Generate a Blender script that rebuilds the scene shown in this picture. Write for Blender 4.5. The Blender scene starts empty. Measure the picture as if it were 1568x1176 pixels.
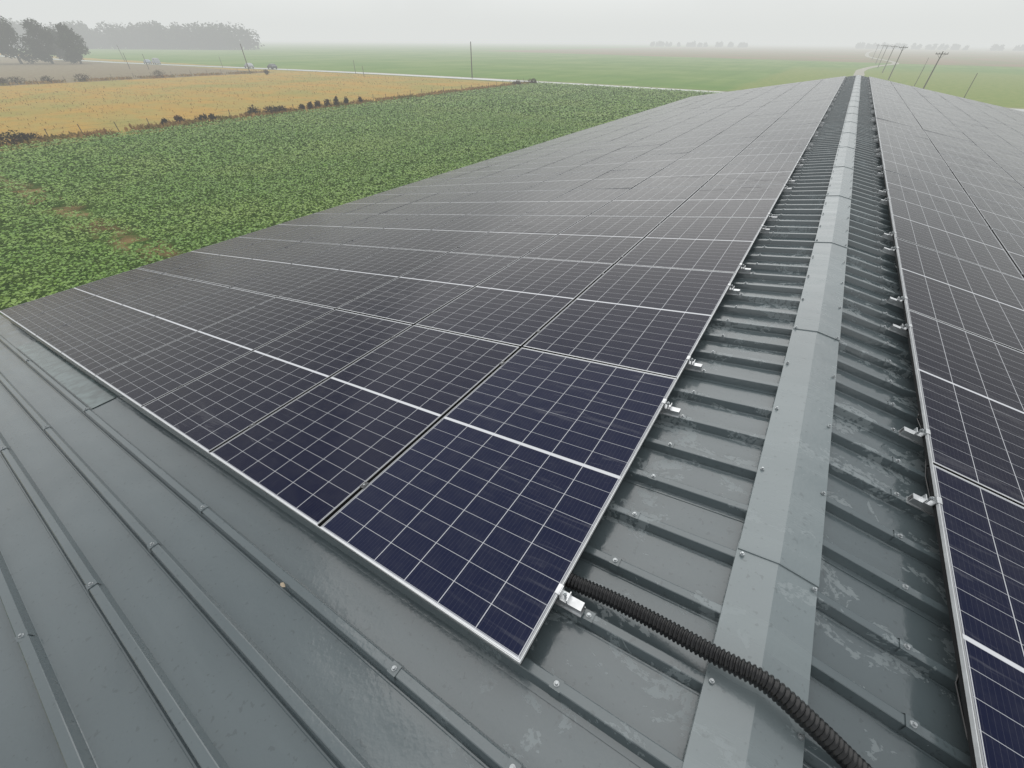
import bpy, math, random
import numpy as np
from mathutils import Matrix, Vector
random.seed(4); rng=np.random.default_rng(7)
S=bpy.context.scene
# ---------------------------------------------------------------- constants
H=8.5; TH=math.radians(9.6); T=math.tan(TH); C=math.cos(TH); SN=math.sin(TH)
XR=.433; ZP=H-1.484          # ridge x, panel plane height at ridge
ZPAN=ZP-.12                  # roof pan plane at ridge
Y0,Y1=-7.0,39.35
XE_L,XE_R=-9.75,10.6
RIB0,RIBP,RIBH=.198,.2545,.042
ROW0,ROWP,COLP=.4156,1.82,1.154
NR=21

# ---------------------------------------------------------------- helpers
def link(o,parent=None):
    S.collection.objects.link(o)
    if parent: o.parent=parent
    return o
def empty(name):
    return link(bpy.data.objects.new(name,None))
def mesh_obj(name,verts,faces,mat=None,parent=None,smooth=False,mats=None,midx=None):
    me=bpy.data.meshes.new(name)
    me.from_pydata([tuple(v) for v in verts],[],[tuple(f) for f in faces])
    if mats:
        for m in mats: me.materials.append(m)
    elif mat: me.materials.append(mat)
    if midx is not None: me.polygons.foreach_set('material_index',midx)
    if smooth: me.polygons.foreach_set('use_smooth',[True]*len(me.polygons))
    me.update()
    return link(bpy.data.objects.new(name,me),parent)
class MB:
    def __init__(s): s.v=[];s.f=[];s.m=[]
    def add(s,vs,fs,m=0,M=None):
        n=len(s.v)
        for v in vs: s.v.append(tuple(M@Vector(v)) if M else tuple(v))
        for f in fs: s.f.append(tuple(i+n for i in f)); s.m.append(m)
    def box(s,x0,x1,y0,y1,z0,z1,m=0,M=None):
        s.add([(x0,y0,z0),(x1,y0,z0),(x1,y1,z0),(x0,y1,z0),(x0,y0,z1),(x1,y0,z1),(x1,y1,z1),(x0,y1,z1)],
              [(0,3,2,1),(4,5,6,7),(0,1,5,4),(1,2,6,5),(2,3,7,6),(3,0,4,7)],m,M)
    def cyl(s,p0,p1,r0,r1,n=8,m=0,M=None):
        p0=Vector(p0);p1=Vector(p1);d=(p1-p0).normalized()
        a=d.orthogonal().normalized();b=d.cross(a)
        vs=[];
        for p,r in((p0,r0),(p1,r1)):
            for i in range(n):
                t=2*math.pi*i/n; vs.append(p+a*math.cos(t)*r+b*math.sin(t)*r)
        fs=[(i,(i+1)%n,n+(i+1)%n,n+i) for i in range(n)]+[tuple(range(n))[::-1],tuple(range(n,2*n))]
        s.add(vs,fs,m,M)
    def obj(s,name,mats,parent=None,smooth=False):
        return mesh_obj(name,s.v,s.f,parent=parent,mats=mats,midx=s.m,smooth=smooth)

def new_mat(name):
    m=bpy.data.materials.new(name); m.use_nodes=True
    nt=m.node_tree; b=nt.nodes['Principled BSDF']
    return m,nt,b
def setin(nt,n,k,v):
    s=n.inputs[k]
    if isinstance(v,bpy.types.NodeSocket): nt.links.new(v,s)
    else:
        if s.type=='RGBA' and len(v)==3: v=(*v,1)
        s.default_value=v
def math_(nt,op,a,b=None,c=None,clamp=False):
    n=nt.nodes.new('ShaderNodeMath'); n.operation=op; n.use_clamp=clamp
    setin(nt,n,0,a)
    if b is not None: setin(nt,n,1,b)
    if c is not None: setin(nt,n,2,c)
    return n.outputs[0]
def mix(nt,f,a,b,bt='MIX'):
    n=nt.nodes.new('ShaderNodeMix'); n.data_type='RGBA'; n.blend_type=bt
    setin(nt,n,0,f); setin(nt,n,6,a); setin(nt,n,7,b)
    return n.outputs[2]
def coords(nt,scale=(1,1,1),kind='Object'):
    tc=nt.nodes.new('ShaderNodeTexCoord'); mp=nt.nodes.new('ShaderNodeMapping')
    nt.links.new(tc.outputs[kind],mp.inputs[0]); mp.inputs['Scale'].default_value=scale
    return mp.outputs[0]
def wpos(nt,scale=(1,1,1)):
    g=nt.nodes.new('ShaderNodeNewGeometry')
    if tuple(scale)==(1,1,1): return g.outputs['Position']
    mp=nt.nodes.new('ShaderNodeMapping')
    nt.links.new(g.outputs['Position'],mp.inputs[0]); mp.inputs['Scale'].default_value=scale
    return mp.outputs[0]
def noise(nt,vec,scale,detail=4,rough=.55,dist=0):
    n=nt.nodes.new('ShaderNodeTexNoise'); nt.links.new(vec,n.inputs['Vector'])
    n.inputs['Scale'].default_value=scale;n.inputs['Detail'].default_value=detail
    n.inputs['Roughness'].default_value=rough;n.inputs['Distortion'].default_value=dist
    return n.outputs[0]
def ramp(nt,f,lo,hi,a=0.,b=1.):
    n=nt.nodes.new('ShaderNodeMapRange'); setin(nt,n,0,f)
    n.inputs[1].default_value=lo;n.inputs[2].default_value=hi;n.inputs[3].default_value=a;n.inputs[4].default_value=b
    n.interpolation_type='SMOOTHSTEP'
    return n.outputs[0]
def bump(nt,b,h,strength,dist):
    n=nt.nodes.new('ShaderNodeBump'); nt.links.new(h,n.inputs['Height'])
    n.inputs['Strength'].default_value=strength;n.inputs['Distance'].default_value=dist
    nt.links.new(n.outputs[0],b.inputs['Normal'])
def simple(name,col,rough=.6,metal=0,var=.25,scale=6,spec=.5):
    m,nt,b=new_mat(name)
    v=coords(nt); n=noise(nt,v,scale,2)
    c=mix(nt,ramp(nt,n,.3,.7),[x*(1-var) for x in col],[x*(1+var) for x in col])
    setin(nt,b,'Base Color',c); b.inputs['Roughness'].default_value=rough
    b.inputs['Metallic'].default_value=metal; b.inputs['Specular IOR Level'].default_value=spec
    return m

# ---------------------------------------------------------------- materials
def roof_mat(name,base,light,wetamt=1.0,dry_glare_lo=.545,rr=(.10,.24),spec=.9):
    m,nt,b=new_mat(name)
    p=wpos(nt); ps=wpos(nt,(.5,5,1))
    big=noise(nt,p,.7,2); streak=noise(nt,ps,1.6,4,.6)
    pat=noise(nt,wpos(nt,(1,1.6,1)),3.6,6,.68,.6)
    sep=nt.nodes.new('ShaderNodeSeparateXYZ'); nt.links.new(p,sep.inputs[0])
    near=math_(nt,'ABSOLUTE',math_(nt,'SUBTRACT',sep.outputs[0],XR))
    nearm=ramp(nt,near,.5,1.0,1,.0)
    dry_glare=math_(nt,'MULTIPLY',ramp(nt,pat,dry_glare_lo,dry_glare_lo+.03),nearm)
    dry_glare=math_(nt,'MULTIPLY',dry_glare,wetamt,clamp=True)
    sp=noise(nt,p,42,2)
    dry_glare=math_(nt,'MULTIPLY',dry_glare,ramp(nt,sp,.50,.60,1,.0))
    c=mix(nt,ramp(nt,big,.3,.7),[x*.92 for x in base],[x*1.08 for x in base])
    c=mix(nt,math_(nt,'MULTIPLY',ramp(nt,streak,.5,.75),.25),c,[x*1.35 for x in base])
    c=mix(nt,math_(nt,'MULTIPLY',dry_glare,.50),c,light)  # lighter dried patches, with wet sky glare painted into the same colour
    c=mix(nt,math_(nt,'MULTIPLY',ramp(nt,sp,.64,.70),.40),c,[x*.5 for x in base])
    setin(nt,b,'Base Color',c)
    r=math_(nt,'ADD',ramp(nt,streak,.3,.7,*rr),math_(nt,'MULTIPLY',dry_glare,.25))
    setin(nt,b,'Roughness',r)
    b.inputs['Specular IOR Level'].default_value=spec
    hh=math_(nt,'ADD',math_(nt,'MULTIPLY',noise(nt,wpos(nt,(1,2.2,1)),2.2,1),5),math_(nt,'MULTIPLY',sp,.45))
    bump(nt,b,hh,.35,.005)
    return m
M_roof=roof_mat('roof_sheet_paint',(.084,.106,.114),(.24,.275,.285))
M_cap=roof_mat('ridge_cap_paint',(.165,.195,.203),(.27,.305,.315),.7,.58,(.16,.30),.8)
M_alu=simple('aluminium',(.62,.63,.64),.38,.85,.12,20)
M_trim=simple('frame_aluminium',(.70,.71,.72),.4,.4,.06,20)
M_steel=simple('galvanised_steel',(.42,.44,.45),.4,.8,.2,60)
M_black=simple('black_plastic',(.008,.008,.009),.25,0,.3,30,.4)
M_dark=simple('dark_back_sheet',(.012,.012,.013),.8,0,.2,6,.1)
M_wall=simple('wall_cladding',(.35,.37,.36),.6,0,.1)

m,nt,b=new_mat('solar_glass_cells'); M_cell=m
v=coords(nt); sep=nt.nodes.new('ShaderNodeSeparateXYZ'); nt.links.new(v,sep.inputs[0])
X,Y=sep.outputs[0],sep.outputs[1]
PW,PL=1.133,1.801
def linemask(coord,size,half):
    f=math_(nt,'FRACT',math_(nt,'DIVIDE',coord,size))
    d=math_(nt,'MULTIPLY',math_(nt,'MINIMUM',f,math_(nt,'SUBTRACT',1,f)),size)
    return math_(nt,'LESS_THAN',d,half)
cw=(PW-.020)/6; rh=(PL/2-.009-.011)/9
xs=math_(nt,'ADD',X,PW/2-.010+cw*2)
lx=linemask(xs,cw,.0018)
ya=math_(nt,'ABSOLUTE',Y)
ys=math_(nt,'SUBTRACT',ya,.009)
ly=linemask(ys,rh,.0012)
mid=math_(nt,'LESS_THAN',ya,.0085)
ex=math_(nt,'GREATER_THAN',math_(nt,'ABSOLUTE',X),PW/2-.0065)
ey=math_(nt,'GREATER_THAN',ya,PL/2-.0085)
bb=linemask(math_(nt,'ADD',xs,cw/20),cw/10,.0005)
ln=math_(nt,'MAXIMUM',math_(nt,'MAXIMUM',math_(nt,'MULTIPLY',lx,.78),math_(nt,'MULTIPLY',ly,.62)),math_(nt,'MAXIMUM',mid,math_(nt,'MAXIMUM',math_(nt,'MULTIPLY',ex,.6),math_(nt,'MULTIPLY',ey,.9))))
oi=nt.nodes.new('ShaderNodeObjectInfo')
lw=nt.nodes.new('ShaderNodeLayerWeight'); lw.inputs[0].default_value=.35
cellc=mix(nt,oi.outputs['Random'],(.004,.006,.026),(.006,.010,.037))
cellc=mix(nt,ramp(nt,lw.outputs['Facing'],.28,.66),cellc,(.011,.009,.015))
cellc=mix(nt,math_(nt,'MULTIPLY',bb,.13),cellc,(.30,.30,.33))
c=mix(nt,ln,cellc,(.66,.67,.70))
wp=wpos(nt,(1.1,9,1)); st=noise(nt,wp,1.3,4,.65,1.2)
st2=noise(nt,wpos(nt),.55,1)
film=math_(nt,'MULTIPLY',ramp(nt,st,.56,.64),ramp(nt,st2,.42,.60))
c=mix(nt,math_(nt,'MULTIPLY',film,.075),c,(.45,.45,.47))
dust=noise(nt,wpos(nt),14,3,.7)
c=mix(nt,ramp(nt,dust,.35,.8,.0,.018),c,(.5,.48,.45))
setin(nt,b,'Base Color',c)
setin(nt,b,'Roughness',math_(nt,'ADD',ramp(nt,dust,.3,.7,.10,.20),math_(nt,'MULTIPLY',film,.2)))
b.inputs['Specular IOR Level'].default_value=.085
dr=noise(nt,wpos(nt),80,1)
bump(nt,b,ramp(nt,dr,.62,.72,0,1),.25,.0015)

# ---------------------------------------------------------------- barn with roof
barn=empty('farm_building')
ribs=[]
k=math.ceil((Y0+.1-RIB0)/RIBP)
while RIB0+k*RIBP<Y1-.08: ribs.append((RIB0+k*RIBP,k)); k+=1
prof=[(Y0,0)]
for y,k in ribs:
    wb,wt=.028,.0165
    if k%4==1:
        prof+=[(y-wb-.022,0),(y-wb-.022,.003),(y-wb-.001,.004),(y-wt-.001,RIBH+.001),(y-wt+.002,RIBH+.003),(y+wt-.002,RIBH+.003),(y+wt+.001,RIBH+.001),(y+wb,.001),(y+wb+.003,0)]
    else:
        prof+=[(y-wb-.012,0),(y-wb-.009,.003),(y-wb-.004,.003),(y-wb,0),(y-wt,RIBH-.002),(y-wt+.003,RIBH),(y+wt-.003,RIBH),(y+wt,RIBH-.002),(y+wb,0)]
prof.append((Y1,0))
def roof(side,xe,name):
    vs=[];fs=[];n=len(prof)
    L=(abs(xe-XR))
    xsn=[0]+[L*i/6 for i in range(1,7)]
    for d in xsn:
        for (y,z) in prof: vs.append((XR+side*d, y, ZPAN-d*T+z))
    for j in range(len(xsn)-1):
        for i in range(n-1):
            a=j*n+i; f=(a,a+1,a+n+1,a+n)
            fs.append(f if side<0 else f[::-1])
    o=mesh_obj(name,vs,fs,M_roof,barn); return o
roof(-1,XE_L,'roof_sheet_left'); roof(1,XE_R,'roof_sheet_right')
M_sky=simple('translucent_sheet',(.115,.15,.15),.15,0,.3,9)
mb=MB()
def onroof(x,y,h): 
    return (x,y,ZPAN-abs(x-XR)*T+h)
ya_,yb_=RIB0+.034,RIB0+RIBP-.034
for (xa,xb) in((-4.35,-7.3),):
    mb.add([onroof(xa,ya_,.006),onroof(xb,ya_,.006),onroof(xb,yb_,.006),onroof(xa,yb_,.006)],[(0,3,2,1)])
mb.obj('skylight_sheet',[M_sky],barn)
mb=MB()
el,er=XE_L+.25,XE_R-.25
mb.box(el,el+.2,Y0+.2,Y1-.2,0,ZPAN-abs(el-XR)*T-.05)
mb.box(er-.2,er,Y0+.2,Y1-.2,0,ZPAN-abs(er-XR)*T-.05)
for yy in (Y0+.2,Y1-.4):
    pts=[(el,0),(er,0),(er,ZPAN-abs(er-XR)*T-.06),(XR,ZPAN-.06),(el,ZPAN-abs(el-XR)*T-.06)]
    vs=[(a,yy,z) for a,z in pts]+[(a,yy+.2,z) for a,z in pts]
    fs=[(0,1,2,3,4),(9,8,7,6,5)]+[(i,i+5,(i+1)%5+5,(i+1)%5) for i in range(5)]
    mb.add(vs,fs)
mb.obj('walls',[M_wall],barn)
mb=MB()
for side,xe in((-1,XE_L),(1,XE_R)):
    d=abs(xe-XR)
    vs=[];
    for dd in (0,d):
        for (yy,zz) in((Y1-.10,.045),(Y1+.02,.045),(Y1+.02,-.16)): vs.append((XR+side*dd,yy,ZPAN-dd*T+zz))
    mb.add(vs,[(0,1,4,3),(1,2,5,4)])
mb.obj('verge_trim',[M_cap],barn)
mb=MB()
for side,xe in((-1,XE_L),(1,XE_R)):
    z=ZPAN-abs(xe-XR)*T
    a,b_=sorted((xe-side*.03,xe+side*.12))
    mb.box(a,b_,Y0,Y1,z-.14,z-.13); mb.box(xe+side*.12-.002,xe+side*.12+.002,Y0,Y1,z-.13,z-.04)
mb.obj('gutters',[M_cap],barn)
mb=MB(); ZC=ZP-.073
y=1.24-2*5
while y<Y1:
    ya_,yb_=y,min(y+2.04,Y1+.02)
    w=.142; vs=[]
    jx=random.uniform(-.003,.003)
    for yy,dz in((ya_,.0065),(ya_+.006,.0075),(yb_,0.001)):
        for (dx,z) in((-w+.004,-w*T-.016),(-w,-w*T-.014),(-w,-w*T),(0,0),(w,-w*T),(w,-w*T-.014),(w-.004,-w*T-.016)):
            vs.append((XR+dx+jx,yy,ZC+z+dz))
    n=7
    fs=[(j*n+i,j*n+i+1,(j+1)*n+i+1,(j+1)*n+i) for j in range(2) for i in range(n-1)]
    base=len(vs)
    for i in range(n):
        v=vs[i]; vs.append((v[0],v[1],v[2]-.005))
    fs+=[(i,base+i,base+i+1,i+1) for i in range(n-1)]
    if yb_>Y0: mb.add(vs,fs)
    y+=2
mb.obj('ridge_cap',[M_cap],barn)
mb=MB()
for s in(-1,1):
    a,b_=sorted((XR+s*.09,XR+s*.10)); mb.box(a,b_,Y0,Y1,ZPAN-.10*T-.0,ZC-.10*T-.006)
mb.obj('ridge_closure',[M_dark],barn)

mb=MB()
def screw(x,y,h,s=1.0,saddle=True):
    side=-1 if x<XR else 1
    M=Matrix.Translation(onroof(x,y,h))@Matrix.Rotation(side*TH,4,'Y')@Matrix.Rotation(random.uniform(0,1),4,'Z')
    M2=Matrix.Translation(onroof(x,y,h))@Matrix.Rotation(side*TH,4,'Y')
    if saddle:
        mb.add([(-.02,-.028,-.024),(.02,-.028,-.024),(.02,-.019,.003),(-.02,-.019,.003),(-.02,.019,.003),(.02,.019,.003),(.02,.028,-.024),(-.02,.028,-.024)],
               [(0,1,2,3),(3,2,5,4),(4,5,6,7)],1,M2)
    mb.cyl((0,0,.001),(0,0,.006),.0105*s,.0095*s,12,0,M); mb.cyl((0,0,.006),(0,0,.014),.0062*s,.0058*s,6,0,M)
for y,k in ribs:
    if y<-3.2: continue
    for x in (XR-.551,): screw(x+random.uniform(-.012,.012),y,RIBH)
    for x in (XR+.442,): screw(x+random.uniform(-.012,.012),y,RIBH)
    if y<.41:
        for x in(-2.15,-4.31,-6.4,-8.6): screw(x+random.uniform(-.02,.02),y,RIBH)
        if k%2==0: screw(-.62,y,RIBH)
    if k%2==0:
        screw(XR-.125,y,RIBH+.012,.8,False)
        screw(XR+.125,y,RIBH+.012,.8,False)
mb.obj('roof_screws',[M_steel,M_roof],barn)

# ---------------------------------------------------------------- solar panels
mb=MB(); w,l=PW/2,PL/2; fr=.0038
mb.add([(-w+fr,-l+fr,0),(w-fr,-l+fr,0),(w-fr,l-fr,0),(-w+fr,l-fr,0)],[(0,1,2,3)],0)
mb.add([(-w+fr,-l+fr,-.028),(w-fr,-l+fr,-.028),(w-fr,l-fr,-.028),(-w+fr,l-fr,-.028)],[(3,2,1,0)],2)
def frame(z0,z1,mi,mj,ins=0):
    W_,L_=w-ins,l-ins
    mb.box(-W_,W_,-L_,-l+fr,z0,z1,mj); mb.box(-W_,W_,l-fr,L_,z0,z1,mj)
    mb.box(-W_,-w+fr,-l+fr,l-fr,z0,z1,mi); mb.box(w-fr,W_,-l+fr,l-fr,z0,z1,mi)
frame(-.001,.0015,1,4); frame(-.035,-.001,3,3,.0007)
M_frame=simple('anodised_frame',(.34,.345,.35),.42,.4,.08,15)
M_frame_shade=simple('frame_side_shade',(.014,.014,.015),.6,.0,.1,15,.2)  # near-black: shade of the gaps between panels painted into the side colour
pm=mb.obj('solar_panel',[M_cell,M_frame,M_dark,M_frame_shade,M_trim]); pme=pm.data
first=True
XL=-.227; XRR=.989
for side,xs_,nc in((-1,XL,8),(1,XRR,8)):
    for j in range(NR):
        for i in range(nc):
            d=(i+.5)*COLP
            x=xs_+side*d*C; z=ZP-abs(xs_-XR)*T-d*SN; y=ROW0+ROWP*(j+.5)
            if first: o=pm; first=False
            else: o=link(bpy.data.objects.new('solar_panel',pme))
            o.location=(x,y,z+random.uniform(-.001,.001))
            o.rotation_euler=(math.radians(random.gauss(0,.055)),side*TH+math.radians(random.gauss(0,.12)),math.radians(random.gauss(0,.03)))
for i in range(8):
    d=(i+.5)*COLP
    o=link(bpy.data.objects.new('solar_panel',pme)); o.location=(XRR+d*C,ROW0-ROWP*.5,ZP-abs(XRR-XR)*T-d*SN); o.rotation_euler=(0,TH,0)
mount=empty('panel_mounting')
# bright strips added along the array edges to paint the skylit frame sides
mb=MB()
L8=8*COLP
for side,xs_,ys_ in((-1,XL,ROW0),(1,XRR,ROW0-ROWP)):
    M=Matrix.Translation((xs_,0,ZP-abs(xs_-XR)*T))@Matrix.Rotation(side*TH,4,'Y')
    if side>0: M=M@Matrix.Scale(-1,4,(1,0,0))
    yA,yB=ys_+(ROWP-PL)/2,ROW0+NR*ROWP-(ROWP-PL)/2
    e0=-(COLP-PW)/2
    mb.box(e0+.0005,e0+.0035,yA-.003,yB,-.012,.0028,0,M)
    mb.box(-L8-e0,e0+.0004,yA-.0035,yA-.0005,-.013,.0028,0,M)
mb.obj('skylit_edge_strip',[M_trim],mount)
mb=MB()
def nearest_rib(y): 
    return RIB0+round((y-RIB0)/RIBP)*RIBP
for side,xs_ in((-1,XL),(1,XRR)):
    for j in range(-1 if side>0 else 0,NR):
        for off in(.30,1.60):
            y=nearest_rib(ROW0+ROWP*j+off)
            M=Matrix.Translation((xs_,y,ZP-abs(xs_-XR)*T))@Matrix.Rotation(side*TH,4,'Y')
            if side>0: M=M@Matrix.Scale(-1,4,(1,0,0))
            e1=random.uniform(.055,.085)
            mb.box(-.16,e1,-.022,.022,-.077,-.072,0,M)
            mb.box(-.16,e1,-.016,-.012,-.072,-.040,0,M); mb.box(-.16,e1,.012,.016,-.072,-.040,0,M)
            mb.box(-.16,e1,-.018,.018,-.040,-.036,0,M)
            mb.box(-.005,-.001,-.02,.02,-.036,.004,0,M)
            mb.box(-.020,-.005,-.02,.02,.003,.006,0,M)
            mb.box(-.001,.030,-.02,.02,-.036,-.030,0,M); mb.box(.026,.030,-.02,.02,-.030,-.012,0,M)
            mb.cyl((.013,0,-.03),(.013,0,.004),.0045,.0045,8,1,M); mb.cyl((.013,0,-.012),(.013,0,-.002),.008,.008,6,1,M)
    for j in range(0,NR):
        for i in range(1,8):
            for off in(.30,1.60):
                y=nearest_rib(ROW0+ROWP*j+off); d=i*COLP
                M=Matrix.Translation((xs_+side*d*C,y,ZP-abs(xs_-XR)*T-d*SN))@Matrix.Rotation(side*TH,4,'Y')
                mb.box(-.014,.014,-.02,.02,.0025,.0045,2,M); mb.cyl((0,0,.0045),(0,0,.008),.0055,.0055,6,1,M)
M_dalu=simple('dark_aluminium',(.08,.08,.085),.4,.6,.1,20)
mb.obj('end_and_mid_clamps',[M_alu,M_steel,M_dalu],mount)
mb=MB()
for side,xs_ in((-1,XL),(1,XRR)):
    x=xs_+side*.05
    pts=[]
    y=ROW0+.1
    while y<Y1-1:
        pts.append((x+random.uniform(-.03,.03),y,ZP-abs(x-XR)*T-.050+random.uniform(-.03,.0))); y+=.17
    for a,b_ in zip(pts,pts[1:]): mb.cyl(a,b_,.0035,.0035,6)
mb.obj('solar_cables',[M_black],mount)

# ---------------------------------------------------------------- corrugated conduit
ctrl=[(-.50,.80,-.065),(-.30,.79,-.06),(-.21,.785,-.052),(-.06,.79,-.044),(.097,.785,-.036),(.304,.765,-.013),(.433,.757,-.006),(.57,.735,-.012),(.70,.715,-.036),(.85,.69,-.044),(1.0,.665,-.052),(1.25,.62,-.06)]
P=[Vector((x,y,ZP-abs(x-XR)*T+h)) for x,y,h in ctrl]
def cr(p0,p1,p2,p3,t):
    return .5*((2*p1)+(-p0+p2)*t+(2*p0-5*p1+4*p2-p3)*t*t+(-p0+3*p1-3*p2+p3)*t**3)
path=[]
for i in range(1,len(P)-2):
    for t in np.linspace(0,1,60,endpoint=False): path.append(cr(P[i-1],P[i],P[i+1],P[i+2],t))
Ls=[0]
for a,b_ in zip(path,path[1:]): Ls.append(Ls[-1]+(b_-a).length)
Ls=np.array(Ls); pa=np.array([tuple(p) for p in path])
step=.0029; ss=np.arange(0,Ls[-1],step); pts=np.stack([np.interp(ss,Ls,pa[:,k]) for k in range(3)],1)
vs=[];n=20
prof_r=[.0240,.0285,.0308,.0298,.0250]
for i,p in enumerate(pts):
    d=Vector(pts[min(i+1,len(pts)-1)]-pts[max(i-1,0)]).normalized()
    up=Vector((0,0,1)); a=d.cross(up).normalized(); b_=a.cross(d)
    for q in range(n):
        t=2*math.pi*q/n; r=prof_r[i%5]
        vs.append(Vector(p)+a*math.cos(t)*r+b_*math.sin(t)*r)
fs=[(i*n+q,i*n+(q+1)%n,(i+1)*n+(q+1)%n,(i+1)*n+q) for i in range(len(pts)-1) for q in range(n)]
mesh_obj('corrugated_conduit',vs,fs,M_black,smooth=True)

M_leafd=simple('dry_leaf',(.40,.33,.24),.7)
zl=onroof(-1.3,.17,.047)
vs=[(-.018,0,0),(-.006,.009,.004),(.012,.007,.006),(.02,0,.001),(.010,-.009,.005),(-.008,-.008,.003)]
mesh_obj('fallen_leaf',[(zl[0]+a*.9,zl[1]+b_*.9,zl[2]+c_) for a,b_,c_ in vs],[(0,5,4,3,2,1)],M_leafd)

# ---------------------------------------------------------------- ground
m,nt,b=new_mat('ground'); 
p=wpos(nt); sep=nt.nodes.new('ShaderNodeSeparateXYZ'); nt.links.new(p,sep.inputs[0])
wob=math_(nt,'MULTIPLY',math_(nt,'SUBTRACT',noise(nt,p,.12,5,.7),.5),6)
GX=math_(nt,'ADD',sep.outputs[0],wob); GY=math_(nt,'ADD',sep.outputs[1],math_(nt,'MULTIPLY',wob,.8))
n1=noise(nt,p,.035,3,.6); n2=noise(nt,p,.6,4,.7); n3=noise(nt,wpos(nt,(1,.12,1)),.25,3,.6); n4=noise(nt,p,5,3,.7)
def lt(a,v,s=.6): return ramp(nt,a,v-s,v+s,1,0)
def gt(a,v,s=.6): return ramp(nt,a,v-s,v+s,0,1)
def AND(*a):
    r=a[0]
    for q in a[1:]: r=math_(nt,'MULTIPLY',r,q)
    return r
col=mix(nt,ramp(nt,n1,.35,.65),(.135,.245,.045),(.20,.29,.075))
col=mix(nt,ramp(nt,n3,.4,.7,0,.5),col,(.11,.21,.04))
brown=mix(nt,ramp(nt,n2,.35,.65),(.23,.175,.11),(.27,.23,.14))
gy2=math_(nt,'ADD',sep.outputs[1],math_(nt,'MULTIPLY',sep.outputs[0],.25))
col=mix(nt,AND(gt(gy2,360,8),gt(GX,-330,20)),col,mix(nt,ramp(nt,n1,.4,.6),(.26,.18,.10),(.20,.20,.08)))
bright=mix(nt,ramp(nt,n2,.3,.7),(.17,.25,.05),(.26,.30,.08))
col=mix(nt,AND(gt(GX,-22,2),lt(GY,260,30)),col,bright)
yel=mix(nt,ramp(nt,noise(nt,wpos(nt,(.5,1,1)),.16,5,.65),.38,.62),(.47,.28,.055),(.38,.30,.08))
yel=mix(nt,ramp(nt,n2,.45,.75,0,.5),yel,(.31,.16,.05))
yel=mix(nt,ramp(nt,noise(nt,p,.07,3),.47,.66,0,.6),yel,(.25,.27,.07))
yel=mix(nt,ramp(nt,n4,.3,.7,0,.3),yel,(.53,.39,.15))
col=mix(nt,AND(lt(GX,-64),lt(GY,112.5)),col,yel)
col=mix(nt,AND(lt(GX,-158),lt(GY,100,2)),col,brown)
crop=mix(nt,ramp(nt,n2,.35,.65),(.06,.12,.02),(.09,.15,.03))
cropm=AND(gt(sep.outputs[0],-65.5,.5),lt(sep.outputs[1],113,.5))
col=mix(nt,cropm,col,crop)
track=AND(ramp(nt,math_(nt,'ABSOLUTE',math_(nt,'SUBTRACT',GY,7.6)),.3,1.2,1,0),ramp(nt,n2,.42,.6),cropm)
col=mix(nt,track,col,(.26,.18,.08))
setin(nt,b,'Base Color',col); b.inputs['Roughness'].default_value=.95; b.inputs['Specular IOR Level'].default_value=.1
bump(nt,b,math_(nt,'ADD',n4,math_(nt,'MULTIPLY',n2,2)),.6,.12)
M_ground=m
mesh_obj('ground',[(-4000,-2500,0),(4000,-2500,0),(4000,5500,0),(-4000,5500,0)],[(0,1,2,3)],M_ground)
def strip(name,pts,w,z,mat,wj=0):
    vs=[];P_=[Vector((a,b_,0)) for a,b_ in pts]
    Q=[]
    for i in range(len(P_)-1):
        p0=P_[max(i-1,0)];p3=P_[min(i+2,len(P_)-1)]
        for t in np.linspace(0,1,12,endpoint=False): Q.append(cr(p0,P_[i],P_[i+1],p3,t))
    Q.append(P_[-1])
    for i,q in enumerate(Q):
        d=(Q[min(i+1,len(Q)-1)]-Q[max(i-1,0)]).normalized(); nn=Vector((-d.y,d.x,0))
        ww=w*(1+random.uniform(-wj,wj))
        for s in(-1,1): vs.append(tuple(q+nn*s*ww/2+Vector((0,0,z))))
    fs=[(2*i,2*i+1,2*i+3,2*i+2) for i in range(len(Q)-1)]
    return mesh_obj(name,vs,fs,mat)
M_asph=simple('wet_worn_asphalt',(.38,.39,.38),.35,0,.12,.5)
M_verge=simple('road_verge',(.21,.22,.08),.95,0,.3,.3)
M_track=simple('gravel_track',(.36,.34,.27),.9,0,.15,.5)
rp=[(-700,92),(-450,93),(-302,97.5),(-247,101.5),(-157,113.5),(-96,117.3),(-24,117.2),(40,115),(200,110),(600,100)]
strip('road_verge',rp,9,.02,M_verge,.1)
strip('road',rp,4.6,.03,M_asph)
strip('gravel_track',[(-3,119.5),(2,200),(3,255),(9,305),(18,350),(17,400),(10,470),(6,560),(10,800),(30,1200)],3.0,.025,M_track,.1)

# ---------------------------------------------------------------- vegetation
def foliage_mat(name,c1,c2,c3,rough=.55,spec=.3,sc=.15):
    m,nt,b=new_mat(name)
    g=nt.nodes.new('ShaderNodeNewGeometry')
    c=mix(nt,g.outputs['Random Per Island'],c1,c2)
    c=mix(nt,ramp(nt,noise(nt,wpos(nt),sc,3,.6),.42,.66),c,c3)
    setin(nt,b,'Base Color',c); b.inputs['Roughness'].default_value=rough; b.inputs['Specular IOR Level'].default_value=spec
    return m
def leafmesh(c,az,el,ln,wd,roll=None):
    n=len(c); ca,sa,ce,se=np.cos(az),np.sin(az),np.cos(el),np.sin(el)
    d=np.stack([ca*ce,sa*ce,se],1); s=np.stack([-sa,ca,np.zeros(n)],1)
    if roll is not None:
        up=np.cross(d,s); s=s*np.cos(roll)[:,None]+up*np.sin(roll)[:,None]
    mid=c+d*(ln*.5)[:,None]; tip=c+d*ln[:,None]; tip[:,2]-=ln*.18
    v=np.stack([c,mid+s*(wd/2)[:,None],tip,mid-s*(wd/2)[:,None]],1).reshape(-1,3)
    return v
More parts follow.
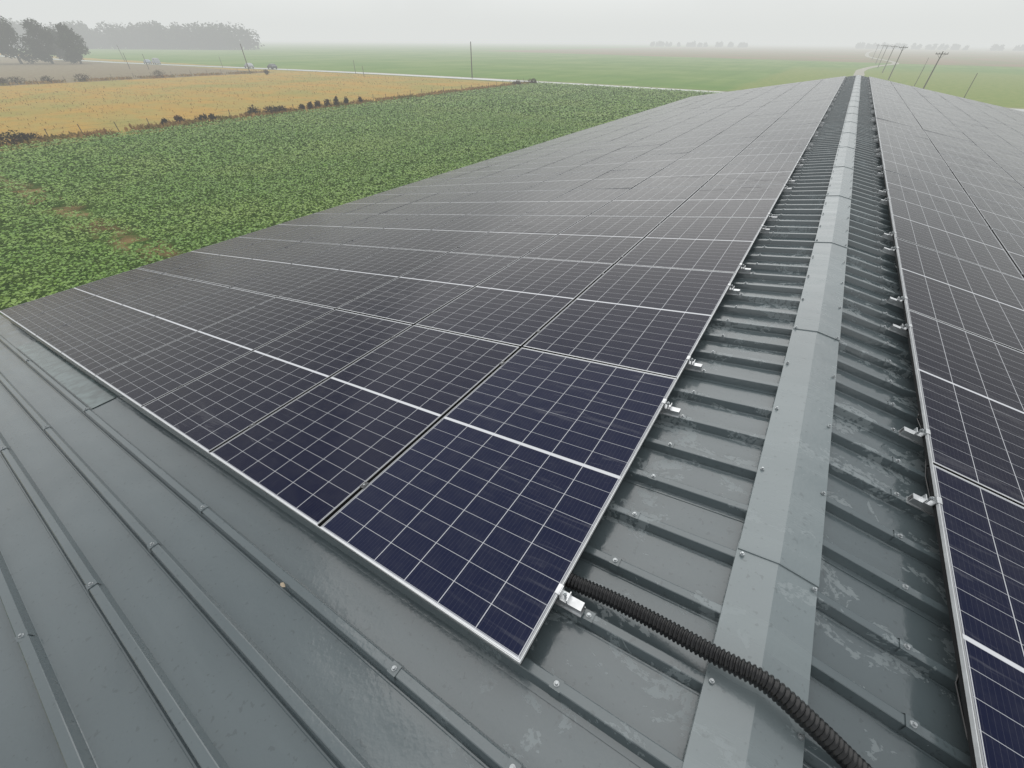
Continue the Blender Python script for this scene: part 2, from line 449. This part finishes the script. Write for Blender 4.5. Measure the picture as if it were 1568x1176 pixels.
def quads_obj(name,v,mat,parent=None):
    n=len(v)//4; me=bpy.data.meshes.new(name)
    me.vertices.add(n*4); me.vertices.foreach_set('co',v.astype(np.float32).ravel())
    me.loops.add(n*4); me.loops.foreach_set('vertex_index',np.arange(n*4,dtype=np.int32))
    me.polygons.add(n); me.polygons.foreach_set('loop_start',np.arange(0,n*4,4,dtype=np.int32))
    me.polygons.foreach_set('loop_total',np.full(n,4,dtype=np.int32))
    me.update(calc_edges=True); me.materials.append(mat)
    return link(bpy.data.objects.new(name,me),parent)
M_crop=foliage_mat('crop_leaves',(.125,.25,.034),(.215,.365,.062),(.23,.35,.068),.5,.3,.11)
def crop(x0,x1,y0,y1,sp,nl,size):
    gx=np.arange(x0,x1,sp); gy=np.arange(y0,y1,sp*1.05)
    X_,Y_=np.meshgrid(gx,gy); X_=X_.ravel();Y_=Y_.ravel()
    X_=X_+rng.normal(0,sp*.3,len(X_)); Y_=Y_+rng.normal(0,sp*.22,len(Y_))
    f=np.sin(X_*.31+1)*np.sin(Y_*.23+2)+np.sin(X_*.9+Y_*.4)*.5+rng.normal(0,.5,len(X_))
    keep=f>-1.9
    tr=np.exp(-((Y_-7.6-np.sin(X_*.5)*.5)/.7)**2)*(0.55+.45*np.sin(X_*.8))
    keep&=rng.random(len(X_))>tr
    X_=X_[keep];Y_=Y_[keep]; n=len(X_)
    hs=rng.uniform(.85,1.15,n)
    xx=np.repeat(X_,nl);yy=np.repeat(Y_,nl);hh=np.repeat(hs,nl); N_=len(xx)
    az=rng.uniform(0,2*np.pi,N_); el=rng.uniform(-.15,.6,N_); r=rng.uniform(0,.18,N_)*size/.2
    c=np.stack([xx+np.cos(az)*r,yy+np.sin(az)*r,rng.uniform(.22,.36,N_)*hh],1)
    ln=rng.uniform(.7,1.25,N_)*size*hh
    return leafmesh(c,az,el,ln,ln*rng.uniform(.65,.85,N_),rng.normal(0,.3,N_))
v=np.concatenate([crop(-42,-9.9,-4,60,.34,10,.16),crop(-66,-42,-4,60,.42,9,.20),crop(-66,-9.9,60,113,.52,8,.27)])
quads_obj('crop_field',v,M_crop)

def blob_leaves(cx,cy,cz,rx,ry,rz,n,size,flat=.0):
    d=rng.normal(size=(n,3)); d/=np.linalg.norm(d,axis=1)[:,None]
    r=rng.uniform(.35,1.05,n)**.6
    c=np.array([cx,cy,cz])+d*r[:,None]*np.array([rx,ry,rz])
    az=rng.uniform(0,2*np.pi,n); el=rng.uniform(-.8,1.0,n); ln=rng.uniform(.6,1.3,n)*size
    return leafmesh(c,az,el,ln,ln*.75,rng.uniform(-1,1,n))
M_tree=foliage_mat('tree_leaves',(.02,.038,.014),(.05,.072,.024),(.04,.045,.02),.7,.1,.2)
M_bark=simple('bark',(.09,.075,.055),.9,0,.3,4)
M_shrub=foliage_mat('shrub_leaves',(.03,.032,.015),(.075,.06,.03),(.10,.05,.03),.8,.05,.5)
M_weed=foliage_mat('dry_weeds',(.30,.16,.07),(.46,.30,.11),(.20,.18,.05),.9,.05,.2)
def tree(x,y,h,w,name='tree'):
    mb=MB(); t=.35*h/10
    mb.cyl((x,y,-.1),(x+.2,y,h*.45),t,t*.6,8); mb.cyl((x+.2,y,h*.45),(x,y,h*.85),t*.6,.05,8)
    e=empty(name); e.location=(0,0,0)
    cl=[]
    nb=14
    for i in range(nb):
        a=random.uniform(0,6.28); zz=h*(.16+.74*i/(nb-1)); rr=w*.45*math.sin(math.pi*min(.95,(.25+.7*i/(nb-1))))*random.uniform(.5,1.0)
        px,py=x+math.cos(a)*rr,y+math.sin(a)*rr
        mb.cyl((x+.1,y,zz*.75),(px,py,zz),t*.3,.04,5)
        s=w*random.uniform(.16,.27)
        cl.append(blob_leaves(px,py,zz,s,s,s*.85,300,.75))
    cl.append(blob_leaves(x,y,h*.5,w*.34,w*.34,h*.38,600,.75))
    mb.obj('trunk_and_limbs',[M_bark],e)
    quads_obj('crown',np.concatenate(cl),M_tree,e)
for (x,y,h,w) in((-292,62,12,11),(-284,70,14,11),(-277,78,13.5,11),(-269,85,12.5,9),(-300,90,11,9),(-330,48,12,12),(-345,60,13,12)):
    tree(x,y,h,w)
M_far=foliage_mat('woodland_leaves',(.03,.05,.02),(.06,.08,.035),(.045,.055,.03),.8,.05,.03)
def woods(name,pts,h,dep,n,size):
    cl=[];mbk=MB()
    for _ in range(n):
        s=random.random()*(len(pts)-1); i=int(s); f=s-i
        x=pts[i][0]*(1-f)+pts[i+1][0]*f+random.uniform(-dep,dep); y=pts[i][1]*(1-f)+pts[i+1][1]*f+random.uniform(-dep,dep)
        hh=h*random.uniform(.7,1.05); r=hh*random.uniform(.26,.40)
        mbk.cyl((x,y,0),(x,y,hh*.6),.3,.15,5)
        cl.append(blob_leaves(x,y,hh*.55,r,r,hh*.45,170,size)); cl.append(blob_leaves(x+random.uniform(-2,2),y,hh*.25,r*1.2,r*1.2,hh*.26,90,size))
    e=empty(name); mbk.obj('trunks',[M_bark],e); quads_obj('foliage',np.concatenate(cl),M_far,e)
woods('distant_woodland',[(-860,80),(-690,160),(-620,215),(-560,260),(-505,300)],20,15,190,2.4)
woods('distant_tree_line',[(-400,1150),(-200,1200)],9,14,30,2.4)
woods('distant_tree_line',[(0,1250),(120,1200),(300,1150)],9,15,50,2.4)

def weeds(n,xc,sx,y0,y1,h,name):
    y=rng.uniform(y0,y1,n); x=xc+rng.normal(0,sx,n)
    keep=(np.sin(y*.5)+np.sin(y*1.3+1)+rng.normal(0,.8,n))>-.6
    x=x[keep];y=y[keep];n=len(x)
    c=np.stack([x,y,np.zeros(n)],1); az=rng.uniform(0,6.28,n); el=rng.uniform(.7,1.5,n)
    ln=rng.uniform(.4,1.1,n)*h
    return leafmesh(c,az,el,ln,ln*.35,rng.uniform(-1,1,n))
quads_obj('dry_weed_strip',np.concatenate([weeds(14000,-67.6,1.0,-6,113,.75,''),weeds(5000,-160,1.5,-5,100,.8,''),
   weeds(9000,-112,28,-5,112,.35,'')]),M_weed)
def shrub(x,y,r,h):
    e=empty('shrub'); mb=MB()
    for _ in range(4): 
        a=random.uniform(0,6.28); mb.cyl((x,y,0),(x+math.cos(a)*r*.5,y+math.sin(a)*r*.5,h*.7),.04,.01,5)
    mb.obj('stems',[M_bark],e)
    cl=[blob_leaves(x+random.uniform(-.5,.5)*r,y+random.uniform(-.5,.5)*r,h*random.uniform(.35,.6),r*.6,r*.6,h*.4,110,.22) for _ in range(4)]
    quads_obj('leaves',np.concatenate(cl),M_shrub,e)
for (x,y,r,h) in((-68.5,8.5,1.6,1.2),(-68.7,10.5,1.5,1.3),(-68,12.5,1.6,1.3),(-68.8,14.3,1.2,1.0),(-69,27.2,.4,.9),(-69,28.8,.5,1.0),(-69,31.5,.8,.9),(-69,33,.6,.8),
   (-68.3,38.6,1.0,1.4),(-68,40.6,1.4,1.3),(-67.8,42,1.0,1.0),(-67.7,45.5,.5,1.0),(-67.6,47,.35,1.2),(-67.6,48.4,.4,1.3),(-67.6,50.2,.45,1.5),(-67.6,52,.35,1.6),(-67.6,54,.4,1.3),(-67.6,57,.3,1.2),
   (-160,34,1.6,1.6),(-161,37,2,1.7),(-160,42,1.5,1.5),(-159,49,1.8,1.7),(-159,66,1.8,2.0),(-150,92,1,1.3),(-66.5,104,1,1.3),(-66,110,1.2,1.4)):
    shrub(x,y,r,h)
M_wood=simple('weathered_wood',(.10,.085,.07),.9,0,.3,5)
def fence(x,y0,y1,sp,h):
    mb=MB(); y=y0; tops=[]
    while y<y1:
        dx=random.uniform(-.08,.08); hh=h*random.uniform(.85,1.1)
        mb.cyl((x,y,-.1),(x+dx,y+random.uniform(-.06,.06),hh),.05,.04,6); tops.append((x+dx*.8,y,hh*.85)); y+=sp*random.uniform(.85,1.15)
    for a,b_ in zip(tops,tops[1:]):
        for q in(1,.6): mb.cyl((a[0],a[1],a[2]*q),(b_[0],b_[1],b_[2]*q),.006,.006,4)
    mb.obj('wire_fence',[M_wood])
fence(-69.2,0,112,3.2,1.05); fence(-160.5,0,100,5,1.3)

def pole(x,y,h,arm=True,lean=0,r=.13):
    mb=MB(); mb.cyl((x,y,-.2),(x+lean,y,h),r,r*.7,8)
    if arm:
        z=h-.45; xx=x+lean*.95
        mb.box(xx-1.1,xx+1.1,y-.06,y+.06,z-.07,z+.07)
        for q in(-1,-.45,.45,1): mb.cyl((xx+q,y,z+.07),(xx+q,y,z+.30),.05,.035,6,1)
        mb.cyl((xx-.7,y+.07,z-.05),(xx,y+.1,z-.8),.025,.025,5); mb.cyl((xx+.7,y+.07,z-.05),(xx,y+.1,z-.8),.025,.025,5)
    return mb.obj('utility_pole',[M_wood,M_dark])
for (x,y,h,a,l,r) in((15,149,7.2,True,.1,.14),(10,192,8,True,0,.14),(9.5,236,8,True,.1,.14),(9,285,8,True,0,.14),(9,340,8,True,0,.14),(8,410,8,True,0,.15),(20.3,132,4.2,False,-.1,.07),(14.7,167,4,False,.1,.08),
    (19,215,5,False,0,.08),(-93,121,8.2,False,0,.16),(-156.6,90.8,7.3,False,-.3,.14),(-280,105,6,False,-.6,.12),(-120,104,2.5,False,0,.08),(-133,112,3.4,False,.1,.08),(-200,106,3.2,False,0,.08),(-212,80,4.5,False,.3,.1),(-205,83,4.2,False,0,.1)):
    pole(x,y,h,a,l,r)

def car_paint(c): return simple('car_paint',c,.3,0,.05,1)
M_glass=simple('car_glass',(.02,.025,.03),.08,0,.1); M_tyre=simple('tyre',(.02,.02,.02),.8,0,.1)
def car(x,y,ang,col,van=False):
    mb=MB(); M=Matrix.Translation((x,y,.04))@Matrix.Rotation(ang,4,'Z')
    if van: sil=[(-2.4,.35),(-2.45,1.0),(-2.35,1.95),(.9,2.0),(1.6,1.15),(2.35,.95),(2.45,.4)]; roofz=1.25
    else: sil=[(-2.1,.35),(-2.15,.85),(-1.75,1.0),(-1.25,1.45),(.3,1.48),(1.0,.98),(2.0,.82),(2.1,.38)]; roofz=1.0
    n=len(sil)
    vs=[]
    for s in(-1,1):
        for px,pz in sil: vs.append((px,s*(.88 if pz<=roofz+.02 else .70),pz))
    fs=[tuple(range(n))[::-1],tuple(range(n,2*n))]+[(i,(i+1)%n,n+(i+1)%n,n+i) for i in range(n)]
    mb.add(vs,fs,0,M)
    zt=sil[3][1]-.1
    for s in(-1,1):
        mb.add([(-1.35,s*.865,roofz+.04),(.75,s*.865,roofz+.04),(.2,s*.735,zt),(-1.1,s*.735,zt)],[(0,1,2,3)],1,M)
    fx=[(sil[-4][0],sil[-4][1]),(sil[-3][0],sil[-3][1])]
    mb.add([(fx[0][0]+.04,-.62,fx[0][1]-.03),(fx[0][0]+.04,.62,fx[0][1]-.03),(fx[1][0]+.02,.75,fx[1][1]+.06),(fx[1][0]+.02,-.75,fx[1][1]+.06)],[(0,1,2,3)],1,M)
    for wx in(-1.35,1.35):
        for s in(-1,1): mb.cyl((wx,s*.70,.32),(wx,s*.92,.32),.32,.32,14,2,M)
    mb.obj('van' if van else 'car',[car_paint(col),M_glass,M_tyre])
car(-243,102.2,math.radians(172),(.45,.46,.48),True); car(-249,101.4,math.radians(172),(.3,.35,.42)); car(-188,109.4,math.radians(172),(.40,.42,.44)); car(-176,111,math.radians(172),(.08,.09,.10))

# ---------------------------------------------------------------- mist layer
m=bpy.data.materials.new('mist'); m.use_nodes=True; nt=m.node_tree; nt.nodes.clear()
out=nt.nodes.new('ShaderNodeOutputMaterial'); ab=nt.nodes.new('ShaderNodeVolumeAbsorption'); em=nt.nodes.new('ShaderNodeEmission'); ad=nt.nodes.new('ShaderNodeAddShader')
SG=.0015
ab.inputs['Color'].default_value=(0,0,0,1); ab.inputs['Density'].default_value=SG
em.inputs['Color'].default_value=(.735,.755,.74,1); em.inputs['Strength'].default_value=SG
nt.links.new(ab.outputs[0],ad.inputs[0]); nt.links.new(em.outputs[0],ad.inputs[1]); nt.links.new(ad.outputs[0],out.inputs['Volume'])
mb=MB(); mb.box(-3500,3500,-2200,5000,-6,70); o=mb.obj('mist',[m])

# ---------------------------------------------------------------- world / sun
W=bpy.data.worlds.new('World'); S.world=W; W.use_nodes=True; nt=W.node_tree
bg=nt.nodes['Background']; sk=nt.nodes.new('ShaderNodeTexSky'); sk.sky_type='NISHITA'; sk.sun_disc=False
SE,SA=45,-25
sk.sun_elevation=math.radians(SE); sk.sun_rotation=math.radians(SA)
hs=nt.nodes.new('ShaderNodeHueSaturation'); hs.inputs['Saturation'].default_value=.25
nt.links.new(sk.outputs[0],hs.inputs['Color'])
# uneven overcast: soft brighter and darker cloud areas
tc=nt.nodes.new('ShaderNodeTexCoord')
cl=noise(nt,tc.outputs['Generated'],2.6,4,.55)
cloud=mix(nt,ramp(nt,cl,.35,.65),(7.6,7.9,8.1),(10.9,11.2,11.2))
c=mix(nt,.74,hs.outputs[0],cloud)
nt.links.new(c,bg.inputs[0]); bg.inputs[1].default_value=.1
sd=bpy.data.lights.new('sun','SUN'); sd.energy=1.5; sd.angle=math.radians(80); sd.color=(1,.98,.95)
so=link(bpy.data.objects.new('sun',sd))
el,az=math.radians(SE),math.radians(SA)
d=Vector((math.sin(az)*math.cos(el),math.cos(az)*math.cos(el),math.sin(el)))
so.rotation_euler=d.to_track_quat('Z','Y').to_euler()

# ---------------------------------------------------------------- camera
cd=bpy.data.cameras.new('camera'); cam=link(bpy.data.objects.new('camera',cd))
cd.sensor_width=36; cd.lens=36*639/1568; cd.clip_start=.05; cd.clip_end=9000
R=Matrix(((.8371,-.3513,.4192),(.5469,.5296,-.6483),(.0057,.772,.6356)))
q=R.to_quaternion(); q.normalize()
cam.matrix_world=Matrix.Translation((0,0,H))@q.to_matrix().to_4x4()
S.camera=cam
S.view_settings.view_transform='Standard'; S.view_settings.look='None'; S.view_settings.exposure=0
